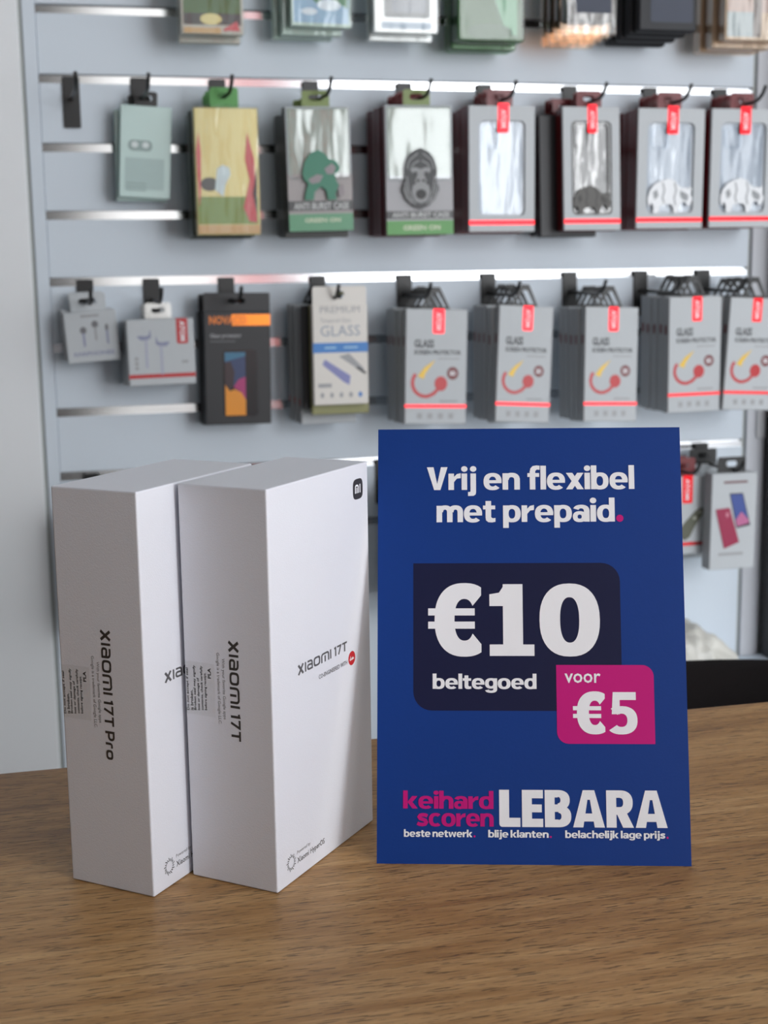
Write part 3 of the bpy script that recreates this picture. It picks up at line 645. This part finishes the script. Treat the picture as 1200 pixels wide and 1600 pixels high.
def gorilla_pack(desc, short, u, v, n, w, h, t, count, roll, variant, side_m):
    for i in range(count):
        o = place('phone_case_pack', desc if i == 0 else 'phone case pack, %s from the front behind the %s' % (ORD[i], short), 'package', u + (random.uniform(-2, 1) - 2 * (i > 0)), v - (random.uniform(6, 11) if i and not variant else random.uniform(0, 2) if i else 0), n - i * (t + .001), roll if i == 0 else roll * .3, 0)
        body(o, w, h, t, side_m if i else white_board)
        if i == 0:
            gorilla_front(o, w, h, t, variant)
            MB().box(-w / 2 - .0004, .001, 0, -w / 2 + .0006, t, h).build('dark_side', side_m, o)
        tab_plate(o, .042, .024, h, t, mat('olive_tab', (112, 132, 58), .4) if i == 0 or not variant else dark_foil, hole=(.011, .0045))

# ------------------------------------------------ row at the second groove
hook(.046, 1, 'empty black hook at the upper left end of the slat wall')
for u, l in ((.147, 'pale mint box'), (.266, 'olive clear case pack with a green tab'), (.412, 'green gorilla case pack'), (.564, 'gorilla face case pack'), (.698, 'clear case pack beside the gorilla face pack'), (.846, 'grey bison case pack'), (.989, 'clear bison case pack'), (1.118, 'upper rightmost bison case pack')):
    hook(u, 1, 'black hook carrying the %s' % l)
# mint box
mint = mat('pale_mint_carton', (196, 222, 218), .3, coat=.4)
for i in range(2):
    o = place('accessory_box', 'slim pale mint box hanging tilted near the upper left' if i == 0 else 'second pale mint box behind the tilted slim mint box', 'package', 144 - 2 * i, 383 - 4 * i, .05 - i * .021, 3.5 if i == 0 else 1, 0)
    body(o, .076, .134, .02, mint)
    tab_plate(o, .034, .022, .134, .02, black_plastic, hole=(.009, .004))
    if i == 0:
        f = ff(.076)
        pr_ = printed(o, 'earbud_case_print', [rrect(12, 68, 48, 84, 7, 5)], mat('grey_mint_print', (150, 172, 170), .35), f)
        printed(pr_, 'earbud_print', [ell(22, 77, 5, 4.5), ell(38, 77, 5, 4.5)], mat('white_mint_print', (220, 230, 230), .35), ff(.076, .0004))
        printed(o, 'lower_panel', R_(8, 12, 66, 58), mat('mint_grey_print', (176, 200, 198), .3), f)
        for zz in (10, 15, 20): printed(o, 'small_print', R_(10, zz, 40, zz + 1.6), mat('grey_mint_print', (150, 172, 170), .35), ff(.076, .0004))
# olive and gold clear pack
for i in range(3):
    o = place('phone_case_pack', 'clear case pack with olive gold interior and green tab' if i == 0 else 'clear case pack, %s from the front behind the olive gold pack' % ORD[i], 'package', 262 + (0, -3, -2)[i], 326 - 2 * i, (.105 - i * .0325), 0, 0)
    w, h, t = .099, .188, .024
    body(o, w - .004, h - .004, t * .8, mat('dark_green_card', (52, 62, 48), .4) if i else mat('gold_card', (188, 176, 122), .3, metal=.35), 'inner_card')
    tab_plate(o, .042, .026, h, t, mat('bright_green_tab', (74, 150, 66), .4) if i == 0 else green_b, hole=(.010, .0045))
    if i == 0:
        f = ff(w, .0004); f2 = ff(w, .0007)
        printed(o, 'red_print', [[(72, 40), (80, 20), (92, 18), (90, 110), (80, 150), (76, 110), (82, 80)], [(6, 40), (4, 120), (8, 150), (11, 120), (9, 60)]], mat('red_case_print', (206, 70, 78), .35), f)
        printed(o, 'black_print', [ell(22, 74, 13, 10), [(86, 60), (94, 100), (92, 30)]], mat('black_print_gloss', (30, 32, 34), .3), f2)
        printed(o, 'white_print_drop', [[(30, 66), (34, 96), (42, 102), (52, 98), (54, 88), (46, 74), (42, 56)]], mat('pale_blue_print', (206, 222, 226), .3), ff(w, .0009))
        printed(o, 'green_print_band', R_(4, 16, 94, 56), mat('olive_green_print', (116, 144, 62), .35), ff(w, .0003))
        printed(o, 'amber_strip', R_(3, 2, 96, 15), mat('amber_print', (206, 166, 112), .3), f)
    MB().prism(rrect(-w / 2, 0, w / 2, h, .007), -.007, t).build('clear_shell', clear, o, .003, 2)
gorilla_pack('case pack with a green walking gorilla above a green band', 'green walking gorilla pack', 403, 331, .11, .099, .182, .022, 4, -1.0, 0, mat('dark_grey_carton', (74, 76, 74), .5))
gorilla_pack('case pack with a charcoal gorilla face and green bottom band', 'gorilla face pack', 555, 324, .12, .106, .192, .020, 5, -.5, 1, mat('maroon_carton', (92, 24, 32), .4))
bison_pack('white case pack with clear window right of the gorilla face', 'white pack beside the gorilla face', 694, 328, .10, .108, .191, .022, 4, 0, 0)
bison_pack('white case pack with grey case and dark bison', 'dark bison pack', 843, 329, .10, .096, .191, .016, 5, 0, -3.5, case_m=smoke, emblem_m=mat('dark_bison_print', (88, 86, 84), .5), back_m=mat('grey_tray', (158, 156, 152), .5), dark_back=True)
bison_pack('white case pack with clear bison, second from the upper right', 'second clear bison pack from the right', 982, 331, .10, .116, .188, .021, 4, 0, .8, emblem_m=frost)
bison_pack('white case pack with clear bison, at the upper right edge', 'bison pack at the right edge', 1111, 332, .10, .116, .188, .021, 4, 0, .5, emblem_m=frost)

# ------------------------------------------------ row at the fifth groove
for u, l in ((.052, 'small white earphone box'), (.153, 'earphone box with a red label'), (.270, 'black carton with orange stripe'), (.417, 'white box with a blue stripe'), (.561, 'first grey-shaded stack of glass protectors'), (.705, 'second grey-shaded stack of glass protectors'), (.849, 'third grey-shaded stack of glass protectors'), (.978, 'fourth grey-shaded stack of glass protectors'), (1.095, 'rightmost grey-shaded stack of glass protectors')):
    hook(u, 4, 'black hook carrying the %s' % l)
ear = mat('pale_blue_grey_print', (146, 150, 178), .5)
for i in range(2):
    w, h, t = .078, .076, .026
    o = place('earphone_box', 'small tilted white earphone box at the left of the slat wall' if i == 0 else 'second white earphone box behind the small tilted one', 'package', 58 - 4 * i, 141 + 2 * i, .06 - i * .028, -3.5 if i == 0 else -2, 0)
    body(o, w, h, t, white_board); tab_plate(o, .052, .026, h, t, white_board, hole=(.014, .0045))
    if i == 0:
        f = ff(w); gp = mat('earphone_grey_print', (120, 120, 124), .5)
        for (x, z) in ((27, 44), (45, 52), (62, 46)):
            b_ = printed(o, 'earbud_print', [ell(x, z + 4, 5 if x != 62 else 2.5, 5.5, 14)], gp, f); printed(b_, 'earbud_stem', R_(x - 1.6, z - 20, x + 1.6, z), ear if x != 45 else txt_grey, ff(w, .0003))
        printed(o, 'title_print', R_(25, 67, 52, 71), txt_grey, f); printed(o, 'lettering_strip', fit(font_text('EARPHONES', .03), 10, 70, 10, 16), ear, f)
for i in range(3):
    w, h, t = .100, .099, .027
    o = place('earphone_box', 'white earphone box with red label and red stripe' if i == 0 else 'white earphone box, %s from the front behind the red striped one' % ORD[i], 'package', 156 - 2 * i, 105 - 2 * i, .09 - i * .028, -.8 if i == 0 else .4, 0)
    body(o, w, h, t, white_board); tab_plate(o, .040, .024, h, t, film('clear_tab_film', (225, 225, 225), .7, .1, 0, 30), hole=(.010, .0045))
    if i == 0:
        f = ff(w); lab = printed(o, 'red_label', [rrect(74, 61, 91, 99, (3, 3, .01, .01), 4)], mat('matt_red_print', (196, 52, 56), .45), f)
        pl = fit(font_text('ATOM', .03), 0, 30, 0, 8); printed(lab, 'label_lettering', [[(79 + y, 95 - x) for x, y in q] for q in pl], print_white, ff(w, .0004))
        for (x, z, sgn) in ((26, 72, 1), (52, 62, -1)):
            b_ = printed(o, 'earbud_print', [[(x + q[0] * sgn, z + q[1]) for q in ((-12, 2), (-6, -4), (4, -4), (10, 0), (9, 12), (6, 3), (0, 2), (-6, 3))]], ear, f); printed(b_, 'earbud_stem', R_(x + 2 * sgn - 2, z - 46, x + 2 * sgn + 2, z - 3), mat('pale_stem_print', (178, 182, 200), .5), ff(w, .0003))
        printed(o, 'red_stripe', R_(0, 11, 100, 17), mat('matt_red_print', (196, 52, 56), .45), f)
        for k in range(3): printed(o, 'small_print', R_(10, 24 + 7 * k, 15, 29 + 7 * k), txt_grey, f)
        printed(o, 'small_print', R_(80, 32, 90, 36), txt_grey, f)
# black carton with orange stripe
for i in range(2):
    w, h, t = .103, .203, .027
    o = place('accessory_carton', 'black carton with orange stripe and colourful phone picture' if i == 0 else 'second black carton behind the orange striped carton', 'package', 274 - 2 * i, 37 - 2 * i, .06 - i * .028, .8 if i == 0 else .2, 0)
    MB().box(-w / 2, 0, 0, w / 2, t, h - .028).build('carton', black_board, o, .0012, 1)
    MB().frame(rrect(-w / 2, h - .03, w / 2, h, (.001, .001, .003, .003)), rrect(-.013, h - .0165, .013, h - .0085, .0035), .001, .0025).build('hang_tab', black_board, o)
    if i == 0:
        f = ff(w, .0003); f2 = ff(w, .0005); f3 = ff(w, .0007); f4 = ff(w, .0009)
        st = printed(o, 'orange_stripe', R_(43, 153, 103, 170), mat('copper_foil', (246, 140, 52), .3, metal=.6), f)
        printed(o, 'brand_lettering', fit(font_text('NOVACO', .04), 8, 66, 155, 168), orange, f2)
        printed(o, 'title_lettering', fit(font_text('Glass protector', .02), 9, 58, 133, 141), txt_grey, f); printed(o, 'small_print', R_(9, 128, 48, 130), mat('dim_grey_print', (100, 102, 106), .5), f)
        ph = printed(o, 'phone_picture', [rrect(28, 12, 82, 116, 6, 5)], mat('near_black_print', (22, 24, 30), .2), f2)
        x0, x1, z0, z1 = 31, 63, 14, 112
        printed(ph, 'screen_top', R_(x0, 60, x1, z1), mat('navy_blue_screen', (40, 60, 104), .3), f3)
        printed(ph, 'screen_teal', [[(x0, 98), (x0, z1), (x1, z1), (x1, 106)]], mat('teal_screen', (52, 116, 150), .3), f4)
        printed(ph, 'screen_dark', [[(x0, 62), (x0, 96), (40, 98), (46, 82), (44, 60), (38, 54)]], mat('dark_plum_screen', (48, 26, 34), .3), f4)
        printed(ph, 'screen_magenta', [[(44, 58), (52, 70), (x1, 74), (x1, 38), (56, 50)]], mat('magenta_screen', (176, 48, 116), .3), f4)
        printed(ph, 'screen_orange', [[(x0, z0), (x0, 62), (38, 52), (46, 55), (56, 50), (x1, 38), (x1, z0)]], mat('orange_screen', (238, 152, 40), .3), ff(w, .0011))
# white box with blue stripe, odd boxes behind it
o = place('screen_protector_box', 'white glass protector box with a blue stripe', 'package', 424, 68, .125, 0, 0)
w, h, t = .086, .170, .013
body(o, w, .153, t, mat('cream_white_carton', (226, 222, 216), .4)); f = ff(w); f2 = ff(w, .0004)
tab_plate(o, w * .98, .027, .153, .002, mat('cream_white_carton', (226, 222, 216), .4), hole=(.007, .0065))
printed(o, 'title_lettering', fit(font_text('PREMIUM', .0), 12, 74, 140, 150), txt_grey, f); printed(o, 'subtitle_lettering', fit(font_text('Tempered Glass', .0), 12, 60, 124, 132), txt_grey, f)
printed(o, 'large_lettering', fit(font_text('GLASS', .0), 12, 74, 105, 121), mat('blue_grey_print', (150, 160, 176), .4), f)
st = printed(o, 'blue_stripe', R_(0, 80, 86, 95), sky_blue, f); printed(st, 'stripe_lettering', R_(18, 86, 36, 89) + R_(48, 86, 70, 89), mat('pale_blue_lettering', (150, 196, 232), .4), f2)
printed(o, 'phone_print', [[(14, 62), (18, 70), (58, 44), (56, 30), (48, 34)]], mat('lilac_print', (132, 136, 190), .4), f); printed(o, 'phone_print', [[(40, 74), (56, 78), (80, 54), (76, 50)]], txt_grey, f)
printed(o, 'wipe_print', [[(66, 56), (70, 58), (84, 48), (80, 46)]], txt_dark, f2)
printed(o, 'small_lettering', R_(7, 27, 28, 33), txt_grey, f)
for k in range(5): printed(o, 'icon_print', [ell(13 + 15 * k, 15, 3, 4.2, 10)], sky_blue if k == 4 else txt_grey, f)
o = place('screen_protector_box', 'olive box showing below the white blue striped box', 'package', 426, 52, .110, 0, 0); body(o, .090, .168, .013, olive); tab_plate(o, .04, .02, .168, .013, olive)
o = place('screen_protector_box', 'black box between the olive box and the grey-shaded boxes', 'package', 416, 60, .094, 0, 0); body(o, .090, .159, .014, black_board); tab_plate(o, .04, .02, .159, .014, black_board)
for i in range(3):
    o = place('screen_protector_box', 'white box with grey-shaded sides, %s from the front behind the black box' % ORD[i + 1], 'package', 414 - 4 * i, 34 + 1.5 * i, .077 - i * .0195, 0, 0)
    c = body(o, .088, .184, .018, white_board); c.data.materials.append(shaded_board)
    for p in c.data.polygons:
        if abs(p.normal.x) > .7: p.material_index = 1
    tab_plate(o, .044, .03, .184, .018, black_plastic, peak=True)
    printed(o, 'side_logo', [rrect(4, 30, 14, 40, 1, 3)], crimson, lambda x, z: (-.088 / 2 - .0002, x / 1000, z / 1000))
glass_pack('glass protector box right of the blue striped box', 'stack right of the blue striped box', 570, 33, .13, .100, .178, .020, 2.4, -3.2, 5)
glass_pack('glass protector box, second of five from the left', 'second glass stack from the left', 713, 30, .13, .091, .183, .020, 3.8, -4.0, 5)
glass_pack('glass protector box, middle one of five', 'middle one of five glass stacks', 863.5, 25, .13, .092, .183, .020, 2.2, -4.0, 5)
glass_pack('glass protector box, fourth of five from the left', 'fourth glass stack from the left', 1018, 33, .13, .094, .188, .021, -.5, .3, 5)
glass_pack('glass protector box at the right edge, last of five', 'glass stack at the right edge', 1114, 33, .135, .094, .184, .021, 3.0, .3, 5)

# ------------------------------------------------ row at the eighth groove, half hidden
for u, l in ((.047, 'box hidden behind the left phone box'), (.520, 'box stack hidden behind the blue card'), (1.020, 'adapter box beside the blue card'), (1.100, 'box with two phones')):
    hook(u, 7, 'black hook carrying the %s' % l)
glass_pack('glass protector box beside the phone box edge, mostly behind the blue card', 'stack behind the blue card', 560, -262, .13, .100, .178, .020, 0, 0, 5)
glass_pack('glass protector box hidden behind the left phone box', 'stack behind the left phone box', 60, -262, .10, .100, .178, .020, 0, 0, 3)
for i in range(2):
    w, h, t = .100, .134, .028
    o = place('adapter_box', 'white box with dark adapter and red label beside the blue card' if i == 0 else 'white adapter box, %s from the front beside the blue card' % ORD[i], 'package', 1020, -213 - i, .10 - i * .029, 0, .3)
    body(o, w, h, t, white_board); tab_plate(o, .05, .030, h, t, dark_foil, hole=(.012, .0045))
    if i == 0:
        f = ff(w); lab = printed(o, 'foil_label', [rrect(46, 88, 65, 136, (2, 2, .01, .01), 4)], foil, f)
        pl = fit(font_text('ATOM', .03), 0, 36, 0, 8); printed(lab, 'label_lettering', [[(51 + y, 130 - x) for x, y in q] for q in pl], print_white, ff(w, .0004))
        ad_ = printed(o, 'adapter_print', [[(44, 30), (42, 44), (52, 56), (70, 74), (82, 80), (88, 76), (84, 66), (70, 46), (62, 30), (52, 24)]], mat('khaki_grey_print', (96, 98, 82), .4), f)
        printed(ad_, 'adapter_ports', [ell(80, 72, 4, 3), ell(70, 62, 4, 3)], mat('pale_khaki_print', (168, 170, 156), .4), ff(w, .0004))
        printed(o, 'foil_stripe', R_(0, 15, 92, 21), foil, f)
for i in range(2):
    w, h, t = .084, .164, .028
    o = place('screen_protector_box', 'white box picturing a crimson phone and a blue phone' if i == 0 else 'white phone picture box, %s from the front beside the blue card' % ORD[i], 'package', 1093 - 3 * i, -236 + 2 * i, (.135, .039, .0)[i] + (.0105 if i == 2 else 0), .3, .4)
    c = body(o, w, h, t, white_board); c.data.materials.append(shaded_board)
    for p in c.data.polygons:
        if abs(p.normal.x) > .7: p.material_index = 1
    tab_plate(o, .052, .026, h, t, black_plastic, hole=(.010, .005))
    if i == 0:
        f = ff(w); f2 = ff(w, .0004); f3 = ff(w, .0006)
        printed(o, 'title_lettering', R_(22, 147, 66, 151), mat('dusky_print', (120, 84, 90), .5), f)
        bp_ = printed(o, 'blue_phone_print', [[(33, 130), (58, 130), (74, 74), (48, 70)]], mat('phone_rim_print', (26, 26, 44), .3), f)
        printed(bp_, 'blue_phone_screen', [[(35, 128), (57, 128), (71, 78), (49, 73)]], mat('blue_screen', (62, 84, 158), .3), f2)
        printed(bp_, 'pink_screen', [[(49, 73), (71, 78), (70, 84), (56, 98), (46, 84)]], mat('pink_screen', (196, 110, 156), .3), f3)
        cp_ = printed(o, 'crimson_phone_print', [[(8, 104), (34, 106), (54, 46), (26, 36)]], mat('crimson_phone', (158, 30, 74), .35), ff(w, .0008))
        printed(cp_, 'camera_print', [ell(30, 94, 3.2, 4.5, 12)], mat('camera_pink', (206, 130, 150), .3), ff(w, .001))
        printed(o, 'bottom_lettering', R_(16, 24, 62, 29), txt_grey, f)

# ------------------------------------------------ top row, only the lower ends in view
for u, l in ((.250, 'green clear pack'), (.409, 'blue and green clear pack'), (.541, 'clear pack with a black phone'), (.675, 'dark green clear pack'), (.825, 'black pouch packs with amber trays'), (.955, 'plain black packs'), (1.110, 'frosted clear pack')):
    hook(u, -2, 'black hook above the frame carrying the %s' % l)
def clear_pack(label, short, u, v, n, w, h, t, count, art, back_m, shell_m=None, roll=0, off=0):
    for i in range(count):
        o = place('phone_case_pack', label if i == 0 else 'clear top row pack, %s from the front behind the %s' % (ORD[i], short), 'package', u - off * i, v - (6 if i else 0) - 2 * i, n - i * (t + .009), roll if i == 0 else 0, 0)
        MB().box(-w / 2 + .003, .002, .003, w / 2 - .003, t - .003, h - .003).build('inner_card', back_m, o)
        MB().prism(rrect(-w / 2, 0, w / 2, h, .007), -.007, t).build('clear_shell', shell_m or clear, o, .003, 2)
        tab_plate(o, .042, .026, h, t, black_plastic, hole=(.010, .0045))
        if i == 0:
            for k, (nm, polys, m) in enumerate(art): printed(o, nm, polys, m, lambda x, z, k=k: (x / 1000 - w / 2, .0017 - .0003 * k, z / 1000))
gdk = mat('leaf_green_print', (58, 98, 40), .4); gbl = mat('sky_blue_card', (140, 178, 206), .35)
clear_pack('green clear pack at the top left', 'green pack', 248, 611, .10, .096, .188, .022, 2, [('green_print', R_(6, 32, 90, 180), gdk), ('black_print', R_(6, 16, 90, 32), mat('black_print_gloss', (30, 32, 34), .3)), ('gold_print', [ell(46, 24, 16, 8)], mat('gold_card', (188, 176, 122), .3, metal=.35)), ('pink_print', [[(62, 8), (88, 8), (84, 22), (70, 14)]], mat('red_case_print', (206, 70, 78), .35)), ('amber_print', R_(6, 4, 60, 12), mat('amber_print', (206, 166, 112), .3))], mat('pale_inner', (196, 192, 180), .4))
clear_pack('clear pack with blue sky and green leaves at the top', 'blue and green pack', 409, 625, .105, .096, .188, .020, 3, [('blue_print', R_(6, 8, 90, 90), gbl), ('leaf_print', [[(20, 60), (40, 36), (58, 46), (88, 30), (90, 100), (20, 100)]], mat('leaf_green_pale', (72, 132, 92), .4)), ('cloud_print', [ell(60, 34, 18, 8), ell(30, 24, 12, 5)], mat('cloud_print', (222, 232, 240), .35))], mat('pale_green_inner', (186, 208, 196), .4), roll=1, off=8)
clear_pack('clear pack holding a black phone shape at the top', 'black phone pack', 541, 621, .10, .104, .188, .022, 2, [('phone_print', [rrect(18, 24, 90, 180, 4)], mat('black_print_gloss', (30, 32, 34), .3)), ('screen_print', [rrect(30, 32, 84, 176, 3)], mat('slate_screen', (70, 74, 88), .25)), ('dotted_strip', R_(14, 8, 92, 18), mat('steel_blue_print', (126, 148, 170), .35))], mat('silver_inner', (206, 206, 204), .35, metal=.3))
clear_pack('dark green clear pack at the top middle', 'dark green pack', 675, 613, .10, .108, .188, .030, 2, [('leaf_print', [[(20, 30), (70, 10), (54, 120), (20, 120)]], gdk), ('blue_gloss_print', [[(58, 120), (62, 60), (80, 16), (98, 10), (98, 120)]], mat('pale_aqua_print', (168, 204, 208), .3)), ('grey_print', [ell(54, 16, 36, 12)], mat('grey_green_print', (92, 106, 96), .4))], mat('moss_inner', (84, 112, 78), .4), film('green_film', (186, 214, 186), .94, .12, .5, 18))
amber = film('amber_film', (255, 242, 230), .90, .12, .5, 18)
for i in range(4):
    w, h, t = (.084, .186, .016)
    o = place('phone_case_pack', 'black pouch pack with an amber edged clear tray at the top' if i == 0 else 'black pouch pack, %s from the front behind the amber edged pouch' % ORD[i], 'package', 828 - 4 * i, 622 - 3 * i, .125 - i * .02, 0, 0)
    MB().prism(rrect(-w / 2 + .006, .022, w / 2, h, .006), -.001, t - .004).build('pouch', mat('black_fabric_pouch', (28, 30, 36), .55), o, .002)
    MB().prism(rrect(-w / 2, 0, w / 2 + .002, h * .97, .006), -.003, t).build('clear_tray', amber, o, .003, 2)
    if i == 0: printed(o, 'slate_panel', [rrect(18, 34, 76, 180, 3)], mat('slate_fabric', (66, 72, 88), .6), lambda x, z: (x / 1000 - w / 2, -.0034, z / 1000))
    tab_plate(o, .042, .026, h, t, black_plastic, hole=(.010, .0045))
for i in range(4):
    w, h, t = .100, .180, .020
    o = place('phone_case_pack', 'plain black pack with slate front at the top right' if i == 0 else 'plain black pack, %s from the front behind the slate fronted pack' % ORD[i], 'package', 962 - 7 * i, 633 - 4 * i, .12 - i * .022, 0, 0)
    body(o, w, h, t, mat('black_fabric_pouch', (28, 30, 36), .55), 'pouch', .003)
    if i == 0: printed(o, 'slate_panel', [rrect(20, 14, 92, 176, 4)], mat('slate_fabric', (66, 72, 88), .6), ff(w, .0004))
    tab_plate(o, .042, .026, h, t, black_plastic, hole=(.010, .0045))
clear_pack('frosted clear pack at the top right corner', 'frosted corner pack', 1112, 621, .12, .106, .188, .022, 3, [('blue_print', R_(6, 8, 60, 46), mat('sky_blue_pale', (150, 186, 210), .35)), ('grey_print', R_(6, 46, 100, 180), mat('lilac_grey_print', (176, 170, 176), .35)), ('dark_print', R_(52, 8, 66, 120), mat('dark_grey_strip', (84, 84, 90), .4))], mat('pale_inner', (196, 192, 180), .4), amber, off=6)

# ------------------------------------------------ crumpled white bag lying on the bench
import mathutils.noise as mn
bm = bmesh.new(); bmesh.ops.create_icosphere(bm, subdivisions=5, radius=1)
for v_ in bm.verts:
    p = v_.co.copy()
    d = 1 + .22 * (1 - 2 * abs(mn.noise(p * 1.7 + Vector((3, 1, 2))))) + .10 * (1 - 2 * abs(mn.noise(p * 4.1)))
    q = Vector((p.x * .092 * d, p.y * .075 * d, (p.z * .056 * d)))
    q.x *= 1 - .55 * max(0, p.z)
    q.z += .05
    v_.co = Vector((q.x, q.y, max(q.z, .001)))
me = bpy.data.meshes.new('plastic_bag'); bm.to_mesh(me); bm.free()
bagm = mat('white_plastic_bag', (214, 213, 206), .35); me.materials.append(bagm)
for p in me.polygons: p.use_smooth = True
bag = link('plastic_bag', me); bag.matrix_world = Matrix.Translation(W(.985, LZ + .0005, .13)) @ Matrix.Rotation(WYAW, 4, 'Z')
tag(bag, 'crumpled white plastic bag lying on the low bench beside the blue card', 'bag')
